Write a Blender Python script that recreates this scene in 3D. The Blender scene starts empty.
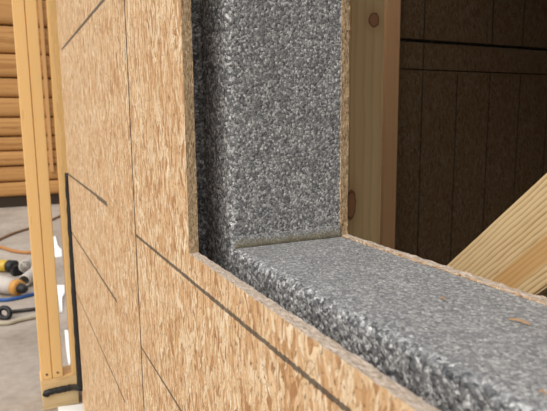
import bpy, bmesh, math, random
from mathutils import Vector, Matrix, noise

random.seed(7)
scene = bpy.context.scene
C = scene.collection

# ------------------------------------------------------------------ camera
# axes: x along the window wall, y into the house, z up; origin = lower outer corner of the window jamb
CAM = (0.58674, -0.17927, 0.14707)
YAW, PITCH, ROLL, FPX = -1.11884, -0.15306, -0.00954, 554.4
W, H = 547, 411
_fw = Vector((math.sin(YAW)*math.cos(PITCH), math.cos(YAW)*math.cos(PITCH), math.sin(PITCH)))
_r = Vector((math.cos(YAW), -math.sin(YAW), 0)); _u = _r.cross(_fw)
_r, _u = math.cos(ROLL)*_r + math.sin(ROLL)*_u, -math.sin(ROLL)*_r + math.cos(ROLL)*_u
cd = bpy.data.cameras.new('camera'); cam = bpy.data.objects.new('camera', cd); C.objects.link(cam)
cam.matrix_world = Matrix(((_r.x, _u.x, -_fw.x, CAM[0]), (_r.y, _u.y, -_fw.y, CAM[1]),
                           (_r.z, _u.z, -_fw.z, CAM[2]), (0, 0, 0, 1)))
cd.sensor_width = 36.0; cd.lens = FPX/W*36.0; cd.clip_start = 0.01
cd.dof.use_dof = True; cd.dof.focus_distance = 0.72; cd.dof.aperture_fstop = 14
scene.camera = cam

def px(x, y, axis, val):
    """point where the sight line through photo pixel (x, y) meets the plane axis = val"""
    d = _fw + (x-W/2)/FPX*_r - (y-H/2)/FPX*_u
    i = 'xyz'.index(axis); t = (val-CAM[i])/d[i]
    return Vector(CAM) + t*d

# ------------------------------------------------------------------ sky and exposure
world = bpy.data.worlds.new('overcast_sky'); scene.world = world; world.use_nodes = True
wn = world.node_tree; wn.nodes.clear()
wo = wn.nodes.new('ShaderNodeOutputWorld'); wb = wn.nodes.new('ShaderNodeBackground')
tc = wn.nodes.new('ShaderNodeTexCoord'); sx = wn.nodes.new('ShaderNodeSeparateXYZ')
rp = wn.nodes.new('ShaderNodeValToRGB')
rp.color_ramp.elements[0].position = 0.0; rp.color_ramp.elements[0].color = (0.50, 0.52, 0.55, 1)
rp.color_ramp.elements[1].position = 1.0; rp.color_ramp.elements[1].color = (1.0, 1.0, 1.02, 1)
wn.links.new(tc.outputs['Generated'], sx.inputs[0]); wn.links.new(sx.outputs['Z'], rp.inputs[0])
wn.links.new(rp.outputs[0], wb.inputs[0]); wb.inputs[1].default_value = 1.0
wn.links.new(wb.outputs[0], wo.inputs[0])

sl = bpy.data.lights.new('hazy_sun', 'SUN'); so = bpy.data.objects.new('hazy_sun', sl); C.objects.link(so)
sl.energy = 2.2; sl.angle = math.radians(50); sl.color = (1.0, 0.95, 0.87)
SUN_FROM = Vector((0.55, -0.75, 0.80))
so.rotation_euler = SUN_FROM.to_track_quat('Z', 'Y').to_euler()
so.location = (0, -6, 6)

vs = scene.view_settings
scene.display_settings.display_device = 'sRGB'
vs.view_transform = 'Standard'; vs.look = 'None'; vs.gamma = 1.0; vs.use_curve_mapping = False
vs.exposure = 0.2

# ------------------------------------------------------------------ node helpers
class NT:
    def __init__(s, name):
        s.m = bpy.data.materials.new(name); s.m.use_nodes = True
        s.t = s.m.node_tree; s.b = s.t.nodes['Principled BSDF']
    def n(s, typ, **kw):
        nd = s.t.nodes.new('ShaderNode'+typ)
        for k, v in kw.items(): setattr(nd, k, v)
        return nd
    def l(s, a, b): s.t.links.new(a, b)
    def sock(s, inp, v):
        if isinstance(v, bpy.types.NodeSocket): s.l(v, inp)
        else: inp.default_value = v
    def math(s, op, a, b=0.0, c=None, clamp=False):
        nd = s.n('Math', operation=op, use_clamp=clamp)
        s.sock(nd.inputs[0], a); s.sock(nd.inputs[1], b)
        if c is not None: s.sock(nd.inputs[2], c)
        return nd.outputs[0]
    def mix(s, f, a, b, blend='MIX'):
        nd = s.n('Mix', data_type='RGBA', blend_type=blend)
        s.sock(nd.inputs[0], f)
        for i, v in ((6, a), (7, b)):
            if isinstance(v, tuple) and len(v) == 3: v = v+(1,)
            s.sock(nd.inputs[i], v)
        return nd.outputs[2]
    def fmix(s, f, a, b):
        nd = s.n('Mix', data_type='FLOAT')
        s.sock(nd.inputs[0], f); s.sock(nd.inputs[2], a); s.sock(nd.inputs[3], b)
        return nd.outputs[0]
    def mapping(s, v, loc=(0, 0, 0), rot=(0, 0, 0), scale=(1, 1, 1)):
        nd = s.n('Mapping'); s.l(v, nd.inputs[0])
        s.sock(nd.inputs[1], loc); nd.inputs[2].default_value = rot; nd.inputs[3].default_value = scale
        return nd.outputs[0]
    def noise(s, v, scale, detail=2.0, rough=.5, dist=0.0):
        nd = s.n('TexNoise'); s.l(v, nd.inputs['Vector'])
        nd.inputs['Scale'].default_value = scale; nd.inputs['Detail'].default_value = detail
        nd.inputs['Roughness'].default_value = rough; nd.inputs['Distortion'].default_value = dist
        return nd.outputs
    def vor(s, v, scale, feature='F1', dims='3D'):
        nd = s.n('TexVoronoi', feature=feature, voronoi_dimensions=dims); s.l(v, nd.inputs['Vector'])
        nd.inputs['Scale'].default_value = scale
        return nd.outputs
    def ramp(s, f, stops, interp='LINEAR'):
        nd = s.n('ValToRGB'); cr = nd.color_ramp; cr.interpolation = interp
        while len(cr.elements) < len(stops): cr.elements.new(0.5)
        for e, (p, c) in zip(cr.elements, stops):
            e.position = p; e.color = (c if isinstance(c, tuple) else (c, c, c)) + (1,)
        s.l(f, nd.inputs[0]); return nd.outputs[0]
    def bump(s, h, strength=.5, dist=.001):
        nd = s.n('Bump'); s.l(h, nd.inputs['Height'])
        nd.inputs['Strength'].default_value = strength; nd.inputs['Distance'].default_value = dist
        s.l(nd.outputs[0], s.b.inputs['Normal'])
    def sep(s, v):
        nd = s.n('SeparateXYZ'); s.l(v, nd.inputs[0]); return nd.outputs
    def comb(s, x, y, z=0.0):
        nd = s.n('CombineXYZ')
        for i, v in enumerate((x, y, z)): s.sock(nd.inputs[i], v)
        return nd.outputs[0]
    def done(s, col=None, rough=.8, spec=.2):
        if col is not None: s.sock(s.b.inputs['Base Color'], col if not (isinstance(col, tuple) and len(col) == 3) else col+(1,))
        s.sock(s.b.inputs['Roughness'], rough); s.b.inputs['Specular IOR Level'].default_value = spec
        return s.m

def plain(name, col, rough=.6, spec=.3, metal=0.0, var=.15, scale=40):
    t = NT(name); co = t.n('TexCoord').outputs['Object']
    n = t.noise(co, scale, 3)[0]
    c = t.mix(n, tuple(x*(1-var) for x in col), tuple(min(1, x*(1+var)) for x in col))
    t.b.inputs['Metallic'].default_value = metal
    t.bump(n, .15, .002)
    return t.done(c, rough, spec)

def osb(name, u, v, lines=(), seed=0.0, gain=1.0, sat=None, ink_col=(.075, .062, .05)):
    """strand board; u, v = local axes of its face; lines = printed marks (value of v, u from, u to) or ('v', u, v0, v1)"""
    t = NT(name); co = t.n('TexCoord').outputs['Object']; s3 = t.sep(co)
    uu, vv = s3[u], s3[v]
    base = t.comb(uu, vv, seed)
    wob = t.noise(base, 90, 3)[1]
    nd = t.n('VectorMath', operation='MULTIPLY_ADD'); t.l(wob, nd.inputs[0])
    nd.inputs[1].default_value = (.006, .010, 0); t.l(base, nd.inputs[2]); wb_ = nd.outputs[0]
    tone = None; edge = None
    layers = [(0, .012, .065, .5), (42, .010, .05, .60), (-36, .010, .05, .58), (16, .008, .05, .5), (-68, .012, .045, .76), (75, .010, .04, .84),
              (-14, .009, .05, .52), (27, .006, .026, .60), (-24, .0045, .022, .60), (5, .0035, .018, .60)]
    for i, (ang, w, ln, th) in enumerate(layers):
        a = t.mapping(wb_, loc=(seed*3+i*7.31, seed+i*3.7, 0), rot=(0, 0, math.radians(ang)))
        a = t.mapping(a, scale=(1/w, 1/ln, 1))
        cv = t.vor(a, 1.0, 'F1', '2D'); ed = t.vor(a, 1.0, 'DISTANCE_TO_EDGE', '2D')[0]
        rgb = t.n('SeparateColor'); t.l(cv['Color'], rgb.inputs[0])
        gr = t.noise(t.mapping(a, scale=(6, .5, 1)), 1.6, 4, .65)[0]
        ti = t.math('ADD', rgb.outputs[0], t.math('MULTIPLY', t.math('SUBTRACT', gr, .5), 1.0))
        ei = t.math('MULTIPLY', ed, 9.0, clamp=True)
        if tone is None: tone, edge = ti, ei
        else:
            f = t.math('GREATER_THAN', rgb.outputs[1], th)
            tone = t.fmix(f, tone, ti); edge = t.fmix(f, edge, ei)
    col = t.ramp(tone, [(0.0, (.36, .175, .075)), (.15, (.55, .31, .145)), (.36, (.70, .45, .24)),
                        (.60, (.79, .565, .34)), (.82, (.86, .67, .44)), (1.0, (.91, .77, .56))])
    blot = t.noise(t.mapping(base, scale=(14, 9, 1)), 1.0, 3, .6)[0]
    col = t.mix(t.math('MULTIPLY', t.math('SUBTRACT', blot, .42, clamp=True), 1.3), col, (.60, .34, .155))
    dk = t.math('MULTIPLY', t.math('SUBTRACT', 1.0, edge), .5)
    col = t.mix(dk, col, (.33, .17, .075))
    pits = t.noise(t.mapping(base, scale=(300, 140, 1)), 1.0, 3, .65)[0]
    col = t.mix(t.math('MULTIPLY', t.math('GREATER_THAN', pits, .625), .85), col, (.17, .085, .04))
    spk = t.noise(t.mapping(base, scale=(900, 420, 1)), 1.0, 3, .7)[0]
    col = t.mix(t.math('MULTIPLY', t.math('SUBTRACT', spk, .50, clamp=True), 2.4, clamp=True), col, (.47, .26, .12))
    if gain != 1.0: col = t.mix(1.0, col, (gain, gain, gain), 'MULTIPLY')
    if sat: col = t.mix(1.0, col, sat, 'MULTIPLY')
    ink = None
    wv = t.noise(t.mapping(base, scale=(260, 260, 1)), 1.0, 3)[0]
    for ln in lines:
        if ln[0] == 'v': _, p0, a0, a1, wd = ln; q, r = uu, vv
        else: p0, a0, a1, wd = ln; q, r = vv, uu
        d = t.math('ABSOLUTE', t.math('SUBTRACT', q, p0))
        d = t.math('ADD', d, t.math('MULTIPLY', t.math('SUBTRACT', wv, .5), wd*1.7))
        m = t.math('LESS_THAN', d, wd)
        m = t.math('MULTIPLY', m, t.math('GREATER_THAN', r, a0)); m = t.math('MULTIPLY', m, t.math('LESS_THAN', r, a1))
        ink = m if ink is None else t.math('MAXIMUM', ink, m)
    if ink is not None: col = t.mix(t.math('MULTIPLY', ink, .86), col, ink_col)
    h = t.math('ADD', t.math('MULTIPLY', edge, .6), t.math('MULTIPLY', tone, .5))
    h = t.math('SUBTRACT', h, t.math('MULTIPLY', t.math('GREATER_THAN', pits, .625), .5))
    t.bump(h, .55, .0012)
    return t.done(col, .72, .22)

def osb_edge(name, along, pale=0.0):
    """sawn edge of strand board: thin layered strands running along the cut"""
    t = NT(name); co = t.n('TexCoord').outputs['Object']
    sc = [420, 800, 420]; sc[along] = 170
    n1 = t.noise(t.mapping(co, scale=tuple(sc)), 1.0, 3, .6)[0]
    n2 = t.noise(co, 330, 4, .7)[0]
    col = t.ramp(t.math('ADD', t.math('MULTIPLY', n1, .6), t.math('MULTIPLY', n2, .4)),
                 [(.32, (.08, .05, .028)), (.43, (.30+pale*.1, .205+pale*.1, .115+pale*.1)), (.52, (.43+pale*.12, .315+pale*.14, .19+pale*.17)), (.64, (.66+pale*.1, .47+pale*.13, .31+pale*.2))])
    t.bump(n1, .9, .002)
    return t.done(col, .85, .15)

def foam_mat(name, cell, fine, lo, hi, bstr, con=1.0):
    t = NT(name); co = t.n('TexCoord').outputs['Object']
    v1 = t.vor(co, cell); v2 = t.vor(co, cell*2.1)
    c1 = t.n('SeparateColor'); t.l(v1['Color'], c1.inputs[0]); c2 = t.n('SeparateColor'); t.l(v2['Color'], c2.inputs[0])
    n = t.noise(co, fine, 3, .6)[0]; big = t.noise(co, 22, 2)[0]
    v = t.math('ADD', t.math('MULTIPLY', c1.outputs[0], .45), t.math('MULTIPLY', c2.outputs[0], .30))
    v = t.math('ADD', v, t.math('MULTIPLY', n, .35))
    v = t.math('ADD', v, t.math('MULTIPLY', t.math('SUBTRACT', big, .5), .12))
    mid = (lo+hi)/2
    v = t.math('ADD', t.math('MULTIPLY', t.math('SUBTRACT', v, .56), con), .56)
    col = t.ramp(v, [(.22, (lo*.28, lo*.295, lo*.32)), (.42, (lo*.74, lo*.755, lo*.78)), (.58, (mid*.85, mid*.855, mid*.86)), (.74, (hi*1.3, hi*1.3, hi*1.29)), (.90, (hi*2.2, hi*2.2, hi*2.18))])
    h = t.math('ADD', t.math('MULTIPLY', v1['Distance'], -1.2), t.math('MULTIPLY', v, .9))
    t.bump(h, bstr, .0016)
    return t.done(col, .55, .35)

def pine(name, light=(.84, .55, .235), dark=(.68, .39, .14), freq=26, centre=(.05, .012), knots=(), band=None, red=(1, 1, 1), contrast=1.0):
    """sawn softwood, length along local z"""
    t = NT(name); co = t.n('TexCoord').outputs['Object']
    oi = t.n('ObjectInfo').outputs['Random']
    off = t.comb(t.math('MULTIPLY', oi, .02), t.math('MULTIPLY', oi, .013), t.math('MULTIPLY', oi, 3.1))
    ad = t.n('VectorMath', operation='ADD'); t.l(co, ad.inputs[0]); t.l(off, ad.inputs[1]); p = ad.outputs[0]
    wv = t.n('TexWave', wave_type='RINGS', rings_direction='Z', wave_profile='SAW')
    m = t.mapping(p, loc=(centre[0], centre[1], 0), scale=(1, 1, .10)); t.l(m, wv.inputs['Vector'])
    wv.inputs['Scale'].default_value = freq; wv.inputs['Distortion'].default_value = 2.2
    wv.inputs['Detail'].default_value = 2; wv.inputs['Detail Scale'].default_value = 5
    rings = wv.outputs['Fac']
    fib = t.noise(t.mapping(p, scale=(900, 900, 14)), 1.0, 3)[0]
    bl = t.noise(t.mapping(p, scale=(18, 18, 2)), 1.0, 2)[0]
    f = t.math('POWER', rings, 2.8); f = t.math('MULTIPLY', f, contrast)
    f = t.math('ADD', f, t.math('MULTIPLY', t.math('SUBTRACT', fib, .5), .55)); f = t.math('ADD', f, t.math('MULTIPLY', t.math('SUBTRACT', bl, .45), .6), clamp=True)
    col = t.mix(f, light, dark)
    s3 = t.sep(co)
    if band:
        x0, x1, bc = band
        ww = t.math('ADD', s3[0], t.math('MULTIPLY', t.math('SUBTRACT', t.noise(t.mapping(p, scale=(30, 30, 4)), 1.0, 2)[0], .5), .012))
        a = t.n('MapRange', interpolation_type='SMOOTHSTEP'); t.l(ww, a.inputs[0]); a.inputs[1].default_value = x0-.003; a.inputs[2].default_value = x0+.003
        b = t.n('MapRange', interpolation_type='SMOOTHSTEP'); t.l(ww, b.inputs[0]); b.inputs[1].default_value = x1+.003; b.inputs[2].default_value = x1-.003
        k = t.math('MULTIPLY', a.outputs[0], b.outputs[0])
        col = t.mix(t.math('MULTIPLY', k, .85), col, t.mix(f, bc, tuple(c*.8 for c in bc)))
    wob = t.noise(co, 60, 2)[0]
    for (kx, ky, kz, r, asp) in knots:
        d = t.n('VectorMath', operation='LENGTH')
        q = t.mapping(co, loc=(-kx, -ky, -kz/asp), scale=(1, 1, 1/asp)); t.l(q, d.inputs[0])
        dd = t.math('ADD', d.outputs['Value'], t.math('MULTIPLY', t.math('SUBTRACT', wob, .5), r*.5))
        ring = t.ramp(t.math('DIVIDE', dd, r*2.6), [(0, 1.0), (.36, 1.0), (.42, .35), (1.0, 0.0)])
        rim = t.ramp(t.math('DIVIDE', dd, r*2.6), [(.30, 0.0), (.37, 1.0), (.40, 1.0), (.45, 0.0)])
        col = t.mix(ring, col, (.40, .20, .10)); col = t.mix(t.math('MULTIPLY', rim, .8), col, (.14, .065, .03))
    if red != (1, 1, 1): col = t.mix(1.0, col, red, 'MULTIPLY')
    t.bump(t.math('ADD', fib, t.math('MULTIPLY', rings, .25)), .2, .0005)
    return t.done(col, .62, .25)

# ------------------------------------------------------------------ object helpers
def link(name, me, mats, parent=None):
    o = bpy.data.objects.new(name, me); C.objects.link(o)
    for m in (mats if isinstance(mats, (list, tuple)) else [mats]): me.materials.append(m)
    if parent: o.parent = parent
    return o
def empty(name, loc=(0, 0, 0)):
    o = bpy.data.objects.new(name, None); C.objects.link(o); o.location = loc; o.empty_display_size = .05; return o
def tag(o, label=None, cat=None, group=None, kind=None):
    for k, v in (('label', label), ('category', cat), ('group', group), ('kind', kind)):
        if v: o[k] = v
    return o
def bm_mesh(bm, name, smooth=False):
    me = bpy.data.meshes.new(name); bm.normal_update(); bm.to_mesh(me); bm.free()
    if smooth:
        for p in me.polygons: p.use_smooth = True
    return me
def add_box(bm, lo, hi, bev=0.0, seg=1):
    r = bmesh.ops.create_cube(bm, size=1.0); vs_ = r['verts']
    for v in vs_: v.co = Vector(((v.co[i]+.5)*(hi[i]-lo[i])+lo[i] for i in range(3)))
    if bev > 0:
        es = list({e for v in vs_ for e in v.link_edges})
        bmesh.ops.bevel(bm, geom=es, offset=bev, segments=seg, affect='EDGES', clamp_overlap=True)
def box(name, lo, hi, mat, parent=None, bev=.0015, centre=False, seg=1):
    """axis-aligned box; with centre its origin is its middle (for object-space grain)"""
    bm = bmesh.new()
    if centre:
        c = Vector([(a+b)/2 for a, b in zip(lo, hi)])
        add_box(bm, [a-k for a, k in zip(lo, c)], [b-k for b, k in zip(hi, c)], bev, seg)
    else: add_box(bm, lo, hi, bev, seg)
    o = link(name, bm_mesh(bm, name), mat, parent)
    if centre: o.location = c - (parent.location if parent else Vector())
    elif parent: o.location = -parent.location
    return o
def timber(name, lo, hi, axis, mat, parent=None, bev=.002):
    """board whose length (local z) runs along a world axis"""
    c = Vector([(a+b)/2 for a, b in zip(lo, hi)]); d = [b-a for a, b in zip(lo, hi)]
    if axis == 'z': dims, rot = d, (0, 0, 0)
    elif axis == 'y': dims, rot = [d[0], d[2], d[1]], (math.radians(-90), 0, 0)
    else: dims, rot = [d[2], d[1], d[0]], (0, math.radians(90), 0)
    bm = bmesh.new(); add_box(bm, [-k/2 for k in dims], [k/2 for k in dims], bev, 2)
    o = link(name, bm_mesh(bm, name), mat, parent)
    o.location = c - (parent.location if parent else Vector()); o.rotation_euler = rot
    return o
def tube(bm, pts, r, n=10, cap=True):
    """round tube through points; r number or list"""
    pts = [Vector(p) for p in pts]; rs = r if isinstance(r, (list, tuple)) else [r]*len(pts)
    rings = []; up = None
    for i, p in enumerate(pts):
        d = (pts[min(i+1, len(pts)-1)] - pts[max(i-1, 0)]).normalized()
        if up is None: up = d.orthogonal().normalized()
        a = (up - up.dot(d)*d).normalized(); up = a; b = d.cross(a)
        rings.append([bm.verts.new(p + rs[i]*(math.cos(2*math.pi*k/n)*a + math.sin(2*math.pi*k/n)*b)) for k in range(n)])
    for A, B in zip(rings, rings[1:]):
        for k in range(n): bm.faces.new((A[k], A[(k+1) % n], B[(k+1) % n], B[k]))
    if cap: bm.faces.new(rings[0][::-1]); bm.faces.new(rings[-1])
def smooth_path(ctrl, n=12):
    P = [Vector(c) for c in ctrl]; P = [2*P[0]-P[1]] + P + [2*P[-1]-P[-2]]; out = []
    for i in range(1, len(P)-2):
        for k in range(n):
            s = k/n; a, b, c, d = P[i-1:i+3]
            out.append(.5*((2*b)+(c-a)*s+(2*a-5*b+4*c-d)*s*s+(3*b-a-3*c+d)*s**3))
    return out + [P[-2]]

# ------------------------------------------------------------------ sizes
SX = -1.40                                # camera-facing face of the cross wall's framing
FLOOR = round(px(50, 408, 'x', SX).z, 4); TOP = FLOOR+2.44
T = .0111; DEP = .21                      # strand board, whole panel
X0, X1, Z0, Z1 = 0.0, 1.0, 0.0, 1.10      # window opening
YG, GR = .049, .085                       # routed groove: far side, depth
WL = -1.42                                # inner face of the cross wall
XE = -1.275                               # left end of the window wall
SEAM = px(133, 180, 'y', 0).x

# ------------------------------------------------------------------ materials
def _z(*pp): return sum(px(x, y, 'y', 0).z for x, y in pp)/len(pp)
def _x(x, y): return px(x, y, 'y', 0).x
M_osb_a = osb('strand_board_far', 0, 2, [(_z((62, 50), (100, 3)), _x(62, 50), SEAM, .0036), (_z((68, 173), (107, 205)), XE, _x(107, 205), .0032), (_z((105, 203.5)), _x(97, 200), _x(107.5, 205), .0030),
                                         (_z((72, 232), (117, 303)), XE, _x(117, 303), .0030), (_z((75, 293), (125, 396)), XE, _x(125, 396), .0026)], seed=1.3)
M_osb_b = osb('strand_board_window', 0, 2, [(_z((135, 235), (350, 411)), SEAM, 1.9, .0023), (_z((143, 348), (180, 411)), SEAM, 1.9, .0021), (_z((143, 348), (180, 411))-.19, SEAM, 1.9, .0018)], seed=4.1)
M_osb_in = osb('strand_board_inner', 0, 2, [], seed=8.2)
M_edge_z = osb_edge('strand_board_cut_upright', 2)
M_edge_x = osb_edge('strand_board_cut_level', 0, 1.25)
M_foam = foam_mat('grey_bead_foam', 350, 560, .195, .345, .5, .82)
M_foam_rough = foam_mat('torn_bead_foam', 270, 460, .18, .37, .5, .95)
M_foam_fine_toplit = foam_mat('wire_cut_toplit_foam', 420, 800, .285, .375, .35, .75)  # finer wire-cut grain; paler tone also paints top light on the sill
M_pine = pine('pale_stud_wood', contrast=.55)
M_red = pine('reddish_stud_wood', light=(.56, .33, .17), dark=(.46, .25, .12), contrast=.5)
M_plate = pine('plate_wood', light=(.78, .54, .27), dark=(.62, .39, .17), contrast=.6)
M_plate_low = pine('treated_plate_wood', light=(.62, .47, .26), dark=(.48, .34, .17), contrast=.6)
M_log = pine('log_wood', light=(.52, .275, .095), dark=(.33, .145, .045), freq=9, contrast=.8)
M_black = plain('black_rubber', (.012, .012, .013), .5, .4)
M_black_seam = plain('dark_seam_strip', (.075, .055, .04), .8, .2)
M_steel = plain('dark_steel', (.05, .045, .04), .45, .5, .6)
M_nail = plain('nail_steel', (.16, .12, .09), .5, .5, .7)

# ------------------------------------------------------------------ window wall: two outer sheets, foam core, inner sheet
wall_f = tag(empty('wall_front'), kind='structure')

def sheet_with_hole(name, xa, xb, za, zb, ya, yb, hole, mats, jag, front_y):
    """board with a rectangular sawn hole; the cut edge is ragged"""
    hx0, hx1, hz0, hz1 = hole; step = .004
    def side(p, q):
        n = max(2, int((Vector(q)-Vector(p)).length/step))
        return [(p[0]+(q[0]-p[0])*i/n, p[1]+(q[1]-p[1])*i/n) for i in range(n)]
    cor = [(hx0, hz0), (hx1, hz0), (hx1, hz1), (hx0, hz1)]
    loop = []; starts = []
    for i in range(4):
        starts.append(len(loop)); loop += side(cor[i], cor[(i+1) % 4])
    cx, cz = (hx0+hx1)/2, (hz0+hz1)/2
    ys = [ya, ya+(yb-ya)*.3, ya+(yb-ya)*.65, yb]
    rows = []; bm = bmesh.new(); N = len(loop)
    for j, y in enumerate(ys):
        row = []
        for i, (x, z) in enumerate(loop):
            k = noise.noise((x*120+j*7.7+xa, z*120, y*500))*jag + noise.noise((x*420, z*420, j*3.1+xa))*jag*.6
            onx = abs(x-hx0) < 1e-6 or abs(x-hx1) < 1e-6; onz = abs(z-hz0) < 1e-6 or abs(z-hz1) < 1e-6
            dx = (k if x > cx else -k) if onx else 0; dz = (k if z > cz else -k) if onz else 0
            row.append(bm.verts.new((x+dx, y, z+dz)))
        rows.append(row)
    out = [(xa, za), (xb, za), (xb, zb), (xa, zb)]
    of = [bm.verts.new((x, ya, z)) for x, z in out]; ob = [bm.verts.new((x, yb, z)) for x, z in out]
    for i in range(4):
        j = (i+1) % 4
        a = starts[i]; idx = [(a+k) % N for k in range(((starts[j]-a) % N)+1)]
        for vsrow, oc, fl in ((rows[0], of, 0), (rows[-1], ob, 1)):
            f = bm.faces.new([oc[i], oc[j]] + [vsrow[k] for k in reversed(idx)])
            f.material_index = 0
        f = bm.faces.new((of[i], ob[i], ob[j], of[j])); f.material_index = 1
    for r0, r1 in zip(rows, rows[1:]):
        for i in range(N):
            f = bm.faces.new((r0[i], r0[(i+1) % N], r1[(i+1) % N], r1[i]))
            level = (starts[0] <= i < starts[1]) or (starts[2] <= i < starts[3])
            f.material_index = 2 if level else 1
    bmesh.ops.recalc_face_normals(bm, faces=bm.faces[:])
    return link(name, bm_mesh(bm, name), mats, wall_f)

XR = 1.9
WB = FLOOR + .076                         # wall sheets start above the plates
tag(box('osb_panel', (XE, 0, FLOOR+.012), (SEAM-.0028, T, TOP), M_osb_a, wall_f, .0012))
sheet_with_hole('osb_panel', SEAM+.0028, XR, FLOOR+.012, TOP, 0, T, (X0, X1, Z0, Z1), [M_osb_b, M_edge_z, M_edge_x], .0011, 0)
sheet_with_hole('inner_osb_panel', WL, XR, FLOOR, TOP, DEP-T, DEP, (X0+.001, X1, Z0+.0015, Z1), [M_osb_in, M_edge_z, M_edge_x], .0014, DEP)

sb = box('seam_strip', (SEAM-.0027, -.0002, FLOOR+.012), (SEAM+.0027, T, TOP), M_black_seam, wall_f, 0); sb['label'] = 'thin dark strip in the joint between the two boards'  # dark strip added to draw the dark line of the joint

def foam_profile(step):
    """(depth into foam, y) along the cut, from behind the outer sheet to the inner sheet"""
    ctrl = []; r = .0075
    y = T
    while y < YG-.004: ctrl.append((-GR, y)); y += step
    d = -GR+.003
    while d < -r: ctrl.append((d, YG + .002*(d+GR)/GR)); d += step
    for k in range(7):
        a = math.pi/2*k/6; ctrl.append((-r+r*math.sin(a), YG+.002+r-r*math.cos(a)))
    y = YG+.002+r+step
    while y < DEP-T: ctrl.append((0, y)); y += step
    ctrl.append((0, DEP-T)); return ctrl

def foam_disp(P, d, y):
    rough = 1.0 if y < YG+.014 else .16
    n = noise.noise(P*330) * .0007 + noise.noise(P*150+Vector((5, 5, 5)))*.0006
    return n*rough + noise.noise(P*25)*.0006

bm = bmesh.new()
def foam_side(place, normal, a0, a1, step, pstep, mi=0):
    pr = foam_profile(pstep); n = int((a1-a0)/step); rows = []
    for i in range(n+1):
        a = a0+(a1-a0)*i/n; row = []
        for d, y in pr:
            P = place(d, y, a); k = foam_disp(P, d, y)
            v = P + normal*k
            if d < -.002 and d > -GR+.001: v.y -= k*1.2
            if y < YG+.014: v += Vector((noise.noise(P*260+Vector((9, 1, 3))), noise.noise(P*260+Vector((2, 8, 3))), noise.noise(P*260+Vector((4, 4, 7)))))*.0006
            row.append(bm.verts.new(v))
        rows.append(row)
    for r0, r1 in zip(rows, rows[1:]):
        for k in range(len(r0)-1):
            f = bm.faces.new((r0[k], r0[k+1], r1[k+1], r1[k])); f.material_index = 1 if pr[k][1] < YG+.006+.005*noise.noise(r0[k].co*180) else mi
foam_side(lambda d, y, a: Vector((X0+d, y, a)), Vector((1, 0, 0)), Z0-GR, Z1+GR, .0022, .0022)
foam_side(lambda d, y, a: Vector((a, y, Z0+d)), Vector((0, 0, 1)), X0-GR, X1+GR, .0018, .0018, 2)
foam_side(lambda d, y, a: Vector((X1-d, y, a)), Vector((-1, 0, 0)), Z0-GR, Z1+GR, .012, .008)
foam_side(lambda d, y, a: Vector((a, y, Z1-d)), Vector((0, 0, -1)), X0-GR, X1+GR, .012, .008)
bmesh.ops.recalc_face_normals(bm, faces=bm.faces[:])
for f in bm.faces: f.smooth = True
g = GR+.003
for lo, hi in (((XE, T, FLOOR+.08), (X0-g, DEP-T, TOP)), ((X1+g, T, FLOOR+.08), (XR, DEP-T, TOP)),
               ((X0-g, T, FLOOR+.08), (X1+g, DEP-T, Z0-g)), ((X0-g, T, Z1+g), (X1+g, DEP-T, TOP))):
    add_box(bm, lo, hi)
foam = link('foam_core', bm_mesh(bm, 'foam_core'), [M_foam, M_foam_rough, M_foam_fine_toplit], wall_f)
foam['label'] = 'grey bead foam core with a routed groove along its outer edge'

# smooth brownish fillet in the corner between jamb and sill, foam grey towards top
M_fillet = NT('olive_fillet_mix'); _co = M_fillet.n('TexCoord').outputs['Object']
_n = M_fillet.noise(_co, 520, 3, .6)[0]; _m = M_fillet.noise(_co, 260, 3, .6)[0]
_c = M_fillet.ramp(_n, [(.30, (.10, .09, .066)), (.55, (.20, .18, .132)), (.75, (.33, .31, .25))])
_g = M_fillet.ramp(M_fillet.noise(_co, 420, 4, .75)[0], [(.30, (.06, .062, .065)), (.5, (.21, .212, .213)), (.66, (.55, .55, .54))])
_k = M_fillet.math('ADD', M_fillet.math('DIVIDE', M_fillet.sep(_co)[2], .013), M_fillet.math('MULTIPLY', M_fillet.math('SUBTRACT', _m, .5), 1.6))
_k = M_fillet.ramp(_k, [(.35, 0.0), (.85, 1.0)])
_c = M_fillet.mix(_k, _c, _g)
M_fillet.bump(_n, .6, .001); M_fillet = M_fillet.done(_c, .75, .2)
bm = bmesh.new(); rows = []
n = 70
for i in range(n+1):
    y = YG+.006 + (DEP-T-YG-.006)*i/n; row = []
    hgt = (.0135 if i else .004) + (.0022*noise.noise((y*60, 3, 1))+.0022*noise.noise((y*330, 3, 5)) if i else 0); wd = .0035+.0012*noise.noise((y*50, 7, 1))
    for k in range(6):
        a = k/5; row.append(bm.verts.new((X0+.0012+wd*a**2.2, y, Z0+.0008+hgt*(1-a)**.7)))
    row.append(bm.verts.new((X0-.006, y, Z0-.006)))
    rows.append(row)
for r0, r1 in zip(rows, rows[1:]):
    for k in range(7): bm.faces.new((r0[k], r0[(k+1) % 7], r1[(k+1) % 7], r1[k]))
bm.faces.new(rows[0]); bm.faces.new(rows[-1][::-1])
bmesh.ops.recalc_face_normals(bm, faces=bm.faces[:])
o = link('corner_fillet', bm_mesh(bm, 'corner_fillet', True), M_fillet, wall_f)
o['label'] = 'smooth olive brown fillet in the corner of jamb and sill'

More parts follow.
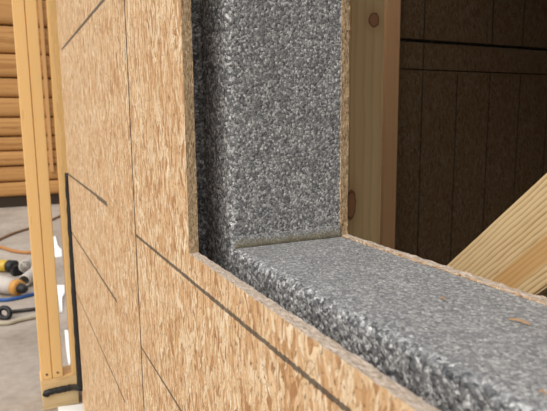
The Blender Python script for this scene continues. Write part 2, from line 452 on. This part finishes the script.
# ------------------------------------------------------------------ cross wall at the left: framing stub outside, dark sheets inside
wall_l = tag(empty('wall_left'), kind='structure')
def stud(y0, y1, x1=SX, dep=.089, mat=M_pine, z0=FLOOR+.115, z1=TOP, name='stud'):
    return timber(name, (x1-dep, y0, z0), (x1, y1, z1), 'z', mat, wall_l)
def sy(x, y): return px(x, y, 'x', SX).y
Y_A, Y_B, Y_C, Y_D = sy(27.5, 200), sy(39.3, 200), sy(50.8, 200), sy(60.2, 200)
Z_P = px(60, 377, 'x', SX).z; Z_Q = px(60, 389, 'x', SX).z
stud(Y_A+.001, Y_B-.0006, z0=Z_P); stud(Y_B+.0006, Y_C, z0=Z_P)
stud(Y_D, .06, z0=Z_P, dep=.038)
timber('bottom_plate', (SX-.089, Y_A-.002, Z_Q+.0006), (SX, .06, Z_P), 'y', M_plate, wall_l)
timber('sill_plate', (SX-.13, Y_A-.001, FLOOR), (SX+.012, -.0005, Z_Q), 'y', M_plate_low, wall_l)
for (yy, zz) in ((Y_A*.5+Y_B*.5, Z_P+.018), (Y_B*.5+Y_C*.5, Z_P+.018)):
    bm = bmesh.new(); bmesh.ops.create_cone(bm, cap_ends=True, segments=10, radius1=.0042, radius2=.0036, depth=.002)
    o = link('nail_head', bm_mesh(bm, 'nail_head'), M_nail, wall_l); o.location = (SX+.001, yy, zz); o.rotation_euler = (0, math.radians(90), 0)
# black sealing bead: down the corner beside the sheet, then out along the plate
bm = bmesh.new()
pts = []; rr = []
for i in range(60):
    s = i/59; z = -.012 + (px(83, 389, 'y', 0).z+.012)*s
    pts.append((XE+.006+(_x(82.5, 388)-XE-.006)*s**2+.004*noise.noise((i*.31, 0, 0)), -.003+.002*noise.noise((i*.3, 4, 0)), z)); rr.append(.0065+.0070*s+.0016*noise.noise((i*.45, 8, 0)))
tube(bm, pts, rr, 8)
pts = []; rr = []
for i in range(24):
    s = i/23
    m = min(1, s*5); xs, zs = _x(82.5, 388), px(83, 389, 'y', 0).z
    pts.append((xs+(SX+.014-xs)*m, -.003+(Y_A+.012)*s, zs+(Z_Q+.004-zs)*m+.004*noise.noise((i*.4, 2, 2)) - (.012 if i == 23 else 0))); rr.append(.0115+.003*noise.noise((i*.6, 8, 3)))
tube(bm, pts, rr, 8)
o = link('sealing_bead', bm_mesh(bm, 'sealing_bead', True), M_black, wall_l); o['label'] = 'black sealing bead down the corner and along the plate'

# inner sheets of the cross wall, seen dark through the window
DJ1 = (px(400, 66, 'x', WL).z+px(547, 77, 'x', WL).z)/2; DJ2 = (px(422, 40, 'x', WL).z+px(547, 50, 'x', WL).z)/2
V = px(422, 100, 'x', WL).y
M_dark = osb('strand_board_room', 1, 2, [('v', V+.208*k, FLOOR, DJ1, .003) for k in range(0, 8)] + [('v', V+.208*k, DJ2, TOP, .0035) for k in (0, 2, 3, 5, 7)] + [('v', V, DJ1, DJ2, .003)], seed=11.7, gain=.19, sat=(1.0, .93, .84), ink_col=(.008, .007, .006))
YR0, YR1 = px(384.8, 120, 'x', WL+.038).y, px(398, 120, 'x', WL+.038).y
YD0, YD1 = YR1-.02, 4.6
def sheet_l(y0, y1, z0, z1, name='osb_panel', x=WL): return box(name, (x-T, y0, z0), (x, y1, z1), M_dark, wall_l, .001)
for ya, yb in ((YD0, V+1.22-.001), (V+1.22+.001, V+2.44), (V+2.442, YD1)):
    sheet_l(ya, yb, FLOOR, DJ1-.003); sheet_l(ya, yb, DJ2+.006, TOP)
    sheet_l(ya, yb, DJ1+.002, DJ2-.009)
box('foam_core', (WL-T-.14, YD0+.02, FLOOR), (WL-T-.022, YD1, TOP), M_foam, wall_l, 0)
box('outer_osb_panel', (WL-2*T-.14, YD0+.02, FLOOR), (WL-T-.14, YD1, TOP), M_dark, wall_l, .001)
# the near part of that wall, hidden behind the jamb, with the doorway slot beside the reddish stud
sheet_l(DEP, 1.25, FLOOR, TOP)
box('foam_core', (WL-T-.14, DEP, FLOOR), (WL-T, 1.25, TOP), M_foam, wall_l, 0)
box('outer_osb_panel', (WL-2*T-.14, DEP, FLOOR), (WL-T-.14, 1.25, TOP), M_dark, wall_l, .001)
red = timber('door_stud', (WL+.0005, YR0, FLOOR), (WL+.0385, YR1, TOP), 'z', M_red, wall_l); red['label'] = 'reddish brown stud at the end of the dark boarded wall'

# ------------------------------------------------------------------ rest of the shell; unseen walls and ceiling added to darken the room
M_floor = NT('dusty_floor'); _co = M_floor.n('TexCoord').outputs['Object']
_a = M_floor.noise(_co, 2.2, 4)[0]; _b = M_floor.noise(_co, 25, 5, .7)[0]
_c = M_floor.ramp(M_floor.math('ADD', M_floor.math('MULTIPLY', _a, .6), M_floor.math('MULTIPLY', _b, .4)), [(.3, (.24, .20, .162)), (.5, (.37, .315, .265)), (.7, (.48, .42, .36))])
M_floor.bump(_b, .4, .004); M_floor = M_floor.done(_c, .9, .15)
tag(box('floor', (-9, -5, FLOOR-.2), (2.4, 7, FLOOR), M_floor, None, 0), kind='structure')
M_gnd = plain('bare_ground', (.33, .29, .23), .95, .1, 0, .25, 3)
tag(box('ground', (-60, -60, FLOOR-.9), (60, 60, FLOOR-.6), M_gnd, None, 0), kind='structure')
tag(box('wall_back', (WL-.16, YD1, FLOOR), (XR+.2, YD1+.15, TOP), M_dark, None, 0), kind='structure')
tag(box('unseen_wall_right', (XR, DEP-.2, FLOOR), (XR+.2, YD1, TOP), M_dark, None, 0), kind='structure')
tag(box('unseen_ceiling', (WL-.17, .95, TOP), (XR+.25, YD1+.2, TOP+.2), M_osb_in, None, 0), kind='structure')  # unseen; front edge set back so skylight reaches stud and brace

# ------------------------------------------------------------------ prop stud and diagonal brace inside the room
px0, px1 = px(349.5, 120, 'x', -.42), px(382.9, 120, 'x', -.42)
kn = px(374, 20, 'x', -.42); kn2 = px(351, 205, 'x', -.42)
cy = (px0.y+px1.y)/2; cz = (FLOOR+TOP)/2
M_post = pine('knotty_prop_wood', light=(.70, .51, .27), dark=(.57, .39, .18), freq=14, centre=(.0, .09), contrast=.7,
              knots=[(.019, kn.y-cy, kn.z-cz, .0125, 1.1), (.019, kn2.y-cy, kn2.z-cz, .012, 2.6)])
post = timber('prop_stud', (-.458, px0.y, FLOOR), (-.42, px1.y, TOP), 'z', M_post)
tag(post, 'upright knotty pine stud standing just inside the window jamb', 'stud')

A = px(446.3, 265, 'y', .30); B = px(547, 171.6, 'y', .30)
dirv = (B-A); dirv.y = 0; dirv.normalize()
nrm = Vector((dirv.z, 0, -dirv.x))        # towards the lower edge
wid = .089
cen = A + nrm*wid/2
# local frame: z along the board, x across (upper edge to lower edge), y thickness
ang = math.atan2(dirv.z, dirv.x); tn = 1/math.tan(ang)
s0 = (FLOOR-cen.z)/dirv.z; s1 = (TOP-cen.z)/dirv.z
bm = bmesh.new(); v8 = []
for s in (s0, s1):
    for lx in (-wid/2, wid/2):
        for ly in (0, .038):
            # horizontal end cuts: slide along the board so that the cut stays level
            v8.append(bm.verts.new((lx, ly, s + lx*(dirv.x/dirv.z))))
for q in ((0, 1, 3, 2), (4, 6, 7, 5), (0, 4, 5, 1), (2, 3, 7, 6), (0, 2, 6, 4), (1, 5, 7, 3)): bm.faces.new([v8[i] for i in q])
bmesh.ops.recalc_face_normals(bm, faces=bm.faces[:])
bmesh.ops.bevel(bm, geom=bm.edges[:], offset=.002, segments=2, affect='EDGES')
M_brace = pine('grooved_brace_wood', light=(.68, .51, .28), dark=(.36, .215, .085), freq=62, centre=(.16, .02), contrast=1.0, band=(.006, .026, (.56, .32, .12)))
br = link('diagonal_brace', bm_mesh(bm, 'diagonal_brace'), M_brace)
br.matrix_world = Matrix(((nrm.x, 0, dirv.x, cen.x), (0, 1, 0, .30), (nrm.z, 0, dirv.z, cen.z), (0, 0, 0, 1)))
tag(br, 'diagonal pine brace with bold grain and orange heartwood band behind the sill', 'brace')

# ------------------------------------------------------------------ far log wall
wall_k = tag(empty('wall_far'), kind='structure')
M_gap_dark = plain('dark_gap_fill', (.05, .036, .026), .9, .1)
LX = -6.6; LH = .292
bm = bmesh.new()
prof = [(-.12, 0), (-.05, 0), (-.012, .012), (.004, .04), (.010, .146), (.004, .225), (-.008, .268), (-.05, .282), (-.12, .282)]
L = 8.0
ra = [bm.verts.new((x, z-.146, -L/2)) for x, z in prof]; rb = [bm.verts.new((x, z-.146, L/2)) for x, z in prof]
for k in range(len(prof)): bm.faces.new((ra[k], ra[(k+1) % len(prof)], rb[(k+1) % len(prof)], rb[k]))
bm.faces.new(ra[::-1]); bm.faces.new(rb); bmesh.ops.recalc_face_normals(bm, faces=bm.faces[:])
lme = bm_mesh(bm, 'log'); lme.materials.append(M_log)
zb = FLOOR+.10
edges = [px(10, y, 'x', LX).z for y in (197, 182, 166, 151, 136, 117, 97, 77, 53, 24, -4, -34)]
zb = edges[0]; ZT = edges[-1]
for i in range(len(edges)-1):
    hgt_ = edges[i+1]-edges[i]
    o = bpy.data.objects.new('log', lme); C.objects.link(o); o.parent = wall_k
    o.location = (LX+random.uniform(-.02, .02), 1.7, (edges[i]+edges[i+1])/2); o.rotation_euler = (math.radians(90), 0, 0); o.scale = (1, hgt_/.292, 1)
    # local x->x, y->z, z->-y
box('dark_gap_beam', (LX-.12, -2.3, FLOOR), (LX-.03, 5.7, zb), M_gap_dark, wall_k, .003)  # dark filler standing in for the shaded gap under the lowest log
box('added_sky_block_board', (LX-.16, -2.3, zb), (LX-.121, 5.7, ZT), M_gap_dark, wall_k, .003)  # dark board added behind so no sky shows between the logs

# reddish upright board fixed to the logs, seen through the slot of the framing
p0 = px(44.5, 90, 'x', LX+.05); p1 = px(48.2, 90, 'x', LX+.05); pb = px(46, 172, 'x', LX+.05)
M_cover = pine('orange_board_wood', light=(.60, .33, .13), dark=(.46, .22, .08), contrast=.5)
tb = timber('cover_board', (LX+.012, p0.y, pb.z), (LX+.05, p1.y, ZT), 'z', M_cover, wall_k); tb['label'] = 'reddish upright board fixed across the logs'

# ------------------------------------------------------------------ floor clutter at the left
def floor_pt(x, y, h=0): 
    p = px(x, y, 'z', FLOOR+h); return p
def cable(name, pts, r, mat, label, cat='cable'):
    bm = bmesh.new(); tube(bm, smooth_path([floor_pt(x, y, r) for x, y in pts], 10), r, 8)
    return tag(link(name, bm_mesh(bm, name, True), mat), label, cat)
M_orange = plain('orange_cable', (.42, .19, .06), .6); M_blue = plain('blue_cable', (.03, .10, .30), .55)
M_tan = plain('tan_hose', (.42, .36, .26), .7)
cable('extension_cable', [(-22, 250), (-10, 243), (0, 239), (14, 233), (30, 228), (46, 222), (60, 216)], .012, plain('brown_cable', (.23, .13, .07), .7), 'brown cable crossing the floor farthest from the studs')
cable('extension_cable', [(-16, 250), (-6, 246.5), (2, 247.5), (14, 251), (28, 252.5), (40, 251), (47, 249)], .013, M_orange, 'orange cable curving across the floor above the yellow can')
cable('power_cable', [(-34, 296), (-12, 299), (4, 300), (18, 298), (34, 294), (50, 291)], .010, M_blue, 'blue cable lying across the floor below the power tool')
cable('rubber_hose', [(-25, 315), (-5, 322), (8, 323), (20, 320), (34, 317), (46, 315), (52, 316)], .011, M_tan, 'tan hose lying in front of the black eye rod', 'hose')

# black rod with an eye
rod = empty('eye_rod', floor_pt(4, 313)); tag(rod, 'black steel rod with a ring eye on the floor', 'rod')
a = floor_pt(8, 312, .012); b = floor_pt(52, 307, .012)
bm = bmesh.new(); tube(bm, [a, a.lerp(b, .5), b], .0095, 8); o = link('shaft', bm_mesh(bm, 'shaft', True), M_steel, rod); o.location = -rod.location
bm = bmesh.new(); c = floor_pt(4.5, 313, .03); ring = [c + .028*(math.cos(t*math.pi/9)*_r + math.sin(t*math.pi/9)*Vector((-.5, 0, .87))) for t in range(19)]
tube(bm, ring, .013, 8, False); o = link('eye', bm_mesh(bm, 'eye', True), M_black, rod); o.location = -rod.location

# yellow can with black cap
can = empty('foam_can', floor_pt(6, 268)); tag(can, 'yellow can with a black cap lying on the floor', 'can')
M_yel = plain('yellow_tin', (.55, .36, .03), .4, .5)
ax = (_r*.94 + Vector((.30, 0, 0))).normalized(); ax.z = 0; ax.normalize(); base = floor_pt(8, 266, .042)
bm = bmesh.new(); tube(bm, [base-ax*.24, base-ax*.235, base-ax*.01, base], [.036, .040, .040, .036], 18); o = link('tin', bm_mesh(bm, 'tin', True), M_yel, can); o.location = -can.location
bm = bmesh.new(); tube(bm, [base, base+ax*.008, base+ax*.055, base+ax*.055, base+ax*.02], [.036, .042, .042, .033, .031], 18); o = link('cap', bm_mesh(bm, 'cap', True), M_black, can); o.location = -can.location

# black battery block
bt = empty('battery_pack', floor_pt(17.5, 275)); tag(bt, 'black battery pack between the yellow can and white elbow', 'battery')
bm = bmesh.new(); add_box(bm, (-.03, -.036, 0), (.03, .036, .05), .008, 2); o = link('shell', bm_mesh(bm, 'shell'), M_black, bt); o.rotation_euler = (0, 0, .4)
bm = bmesh.new(); add_box(bm, (-.02, -.024, .049), (.02, .024, .066), .005, 2); o = link('terminal', bm_mesh(bm, 'terminal'), M_black, bt); o.rotation_euler = (0, 0, .4)

# white pipe elbow
M_pvc = plain('off_white_plastic', (.50, .45, .40), .5, .4)
el = empty('pipe_elbow', floor_pt(28, 276)); tag(el, 'off white plastic pipe elbow with an open end on the floor', 'pipe')
e0 = floor_pt(26, 266, .075); e1 = floor_pt(29, 272, .06); e2 = floor_pt(24, 281, .045)
path = smooth_path([e0, e0+Vector((-.10, .03, -.01)), e1+Vector((-.05, .05, 0)), e2], 8)
bm = bmesh.new(); tube(bm, path, .036, 16, False); o = link('bend', bm_mesh(bm, 'bend', True), M_pvc, el); o.location = -el.location
sol = o.modifiers.new('wall', 'SOLIDIFY'); sol.thickness = .005
bm = bmesh.new(); d0 = (path[0]-path[1]).normalized(); tube(bm, [path[0]-d0*.03, path[0]-d0*.028, path[0]+d0*.012, path[0]+d0*.012, path[0]-d0*.02], [.036, .043, .043, .035, .034], 16, False)
o = link('collar', bm_mesh(bm, 'collar', True), M_pvc, el); o.location = -el.location

# power tool: pale body, orange collar, black chuck, handle
tl = empty('power_tool', floor_pt(8, 286)); tag(tl, 'pale power tool with orange collar and black chuck lying on floor', 'tool')
t0 = floor_pt(0, 284, .06); t1 = floor_pt(19, 288, .055); dt = (t1-t0).normalized()
bm = bmesh.new(); tube(bm, [t0-dt*.06, t0-dt*.05, t0, t0.lerp(t1, .5), t1-dt*.03], [.03, .045, .052, .048, .040], 16); o = link('body', bm_mesh(bm, 'body', True), M_pvc, tl); o.location = -tl.location
bm = bmesh.new(); tube(bm, [t1-dt*.035, t1-dt*.03, t1, t1+dt*.008], [.036, .048, .046, .034], 16); o = link('collar', bm_mesh(bm, 'collar', True), plain('orange_plastic', (.55, .27, .06), .45, .4), tl); o.location = -tl.location
bm = bmesh.new(); tube(bm, [t1+dt*.006, t1+dt*.012, t1+dt*.045, t1+dt*.06], [.028, .029, .024, .012], 14); o = link('chuck', bm_mesh(bm, 'chuck', True), M_black, tl); o.location = -tl.location
bm = bmesh.new(); hb = t0-dt*.02; tube(bm, [hb, hb+Vector((-.03, -.05, -.02)), hb+Vector((-.05, -.11, -.025))], [.028, .024, .028], 12); o = link('handle', bm_mesh(bm, 'handle', True), M_black, tl); o.location = -tl.location

# white pieces standing in for sunlit floor behind the framing, plus one sheet
M_patch_sheet = plain('sun_patch_sheet_white', (.90, .90, .88), .7, .2, 0, .02)
def patch_or_sheet(pts, label, thick=.004):
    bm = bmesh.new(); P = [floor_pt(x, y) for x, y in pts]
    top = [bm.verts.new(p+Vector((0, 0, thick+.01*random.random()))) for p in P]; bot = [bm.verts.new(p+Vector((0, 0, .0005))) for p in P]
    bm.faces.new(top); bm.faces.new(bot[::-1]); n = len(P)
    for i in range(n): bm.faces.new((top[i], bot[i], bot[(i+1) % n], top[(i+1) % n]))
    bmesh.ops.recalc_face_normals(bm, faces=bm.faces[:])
    return tag(link('sun_patch_or_sheet', bm_mesh(bm, 'sun_patch_or_sheet'), M_patch_sheet), label, 'paper', 'white stand-in sun patches and sheet behind the framing')
patch_or_sheet([(53.5, 237), (55.5, 237), (58, 247), (61.5, 250), (62, 257), (55, 258.5)], 'white stand-in sun patch farthest back in the slot between the studs')
patch_or_sheet([(57, 287), (64.5, 286.5), (65, 294), (62, 300), (62.5, 313), (59.5, 314), (58.5, 300)], 'white stand-in sun patch midway down the slot between the studs')
patch_or_sheet([(64.5, 331), (68, 331), (70.5, 348), (70.5, 365), (68.5, 365), (66, 348)], 'white stand-in sun patch nearest the plate in the slot between studs')
patch_or_sheet([(58, 409.5), (88, 405), (120, 430), (62, 440)], 'white sheet on the floor in front of the sill plate')

# ------------------------------------------------------------------ wood shavings on the foam sill
M_shav = plain('wood_shaving', (.52, .30, .14), .7)
def shaving(xa, ya, xb, yb, label, w=.0016):
    pa, pb = px(xa, ya, 'z', .0015), px(xb, yb, 'z', .0015); p = (pa+pb)/2; ln = (pb-pa).length; ang = math.atan2(pb.y-pa.y, pb.x-pa.x); bm = bmesh.new(); d = Vector((math.cos(ang), math.sin(ang), 0)); nn = 7
    A_ = []
    for i in range(nn):
        s = i/(nn-1); q = d*(s-.5)*ln + Vector((-d.y, d.x, 0))*.0012*math.sin(s*5) + Vector((0, 0, .0007*math.sin(s*math.pi)))
        sd = Vector((-d.y, d.x, 0))*w*(.35+.65*math.sin(math.pi*(s*.9+.05)))/2
        A_.append([bm.verts.new(q+sd), bm.verts.new(q-sd), bm.verts.new(q-sd+Vector((0, 0, .0006))), bm.verts.new(q+sd+Vector((0, 0, .0006)))])
    for a_, b_ in zip(A_, A_[1:]):
        for k in range(4): bm.faces.new((a_[k], a_[(k+1) % 4], b_[(k+1) % 4], b_[k]))
    bm.faces.new(A_[0][::-1]); bm.faces.new(A_[-1])
    o = link('wood_shaving', bm_mesh(bm, 'wood_shaving'), M_shav); o.location = p
    return tag(o, label, 'shaving', 'wood shavings on the sill')
shaving(509, 319.5, 531, 324, 'long curled brown wood shaving on the sill below the brace', .0030)
shaving(440, 298.5, 446, 299.5, 'tiny brown wood chip in the middle of the foam sill')
shaving(539, 392, 547, 394, 'tiny orange wood chip at the lower right of the sill')
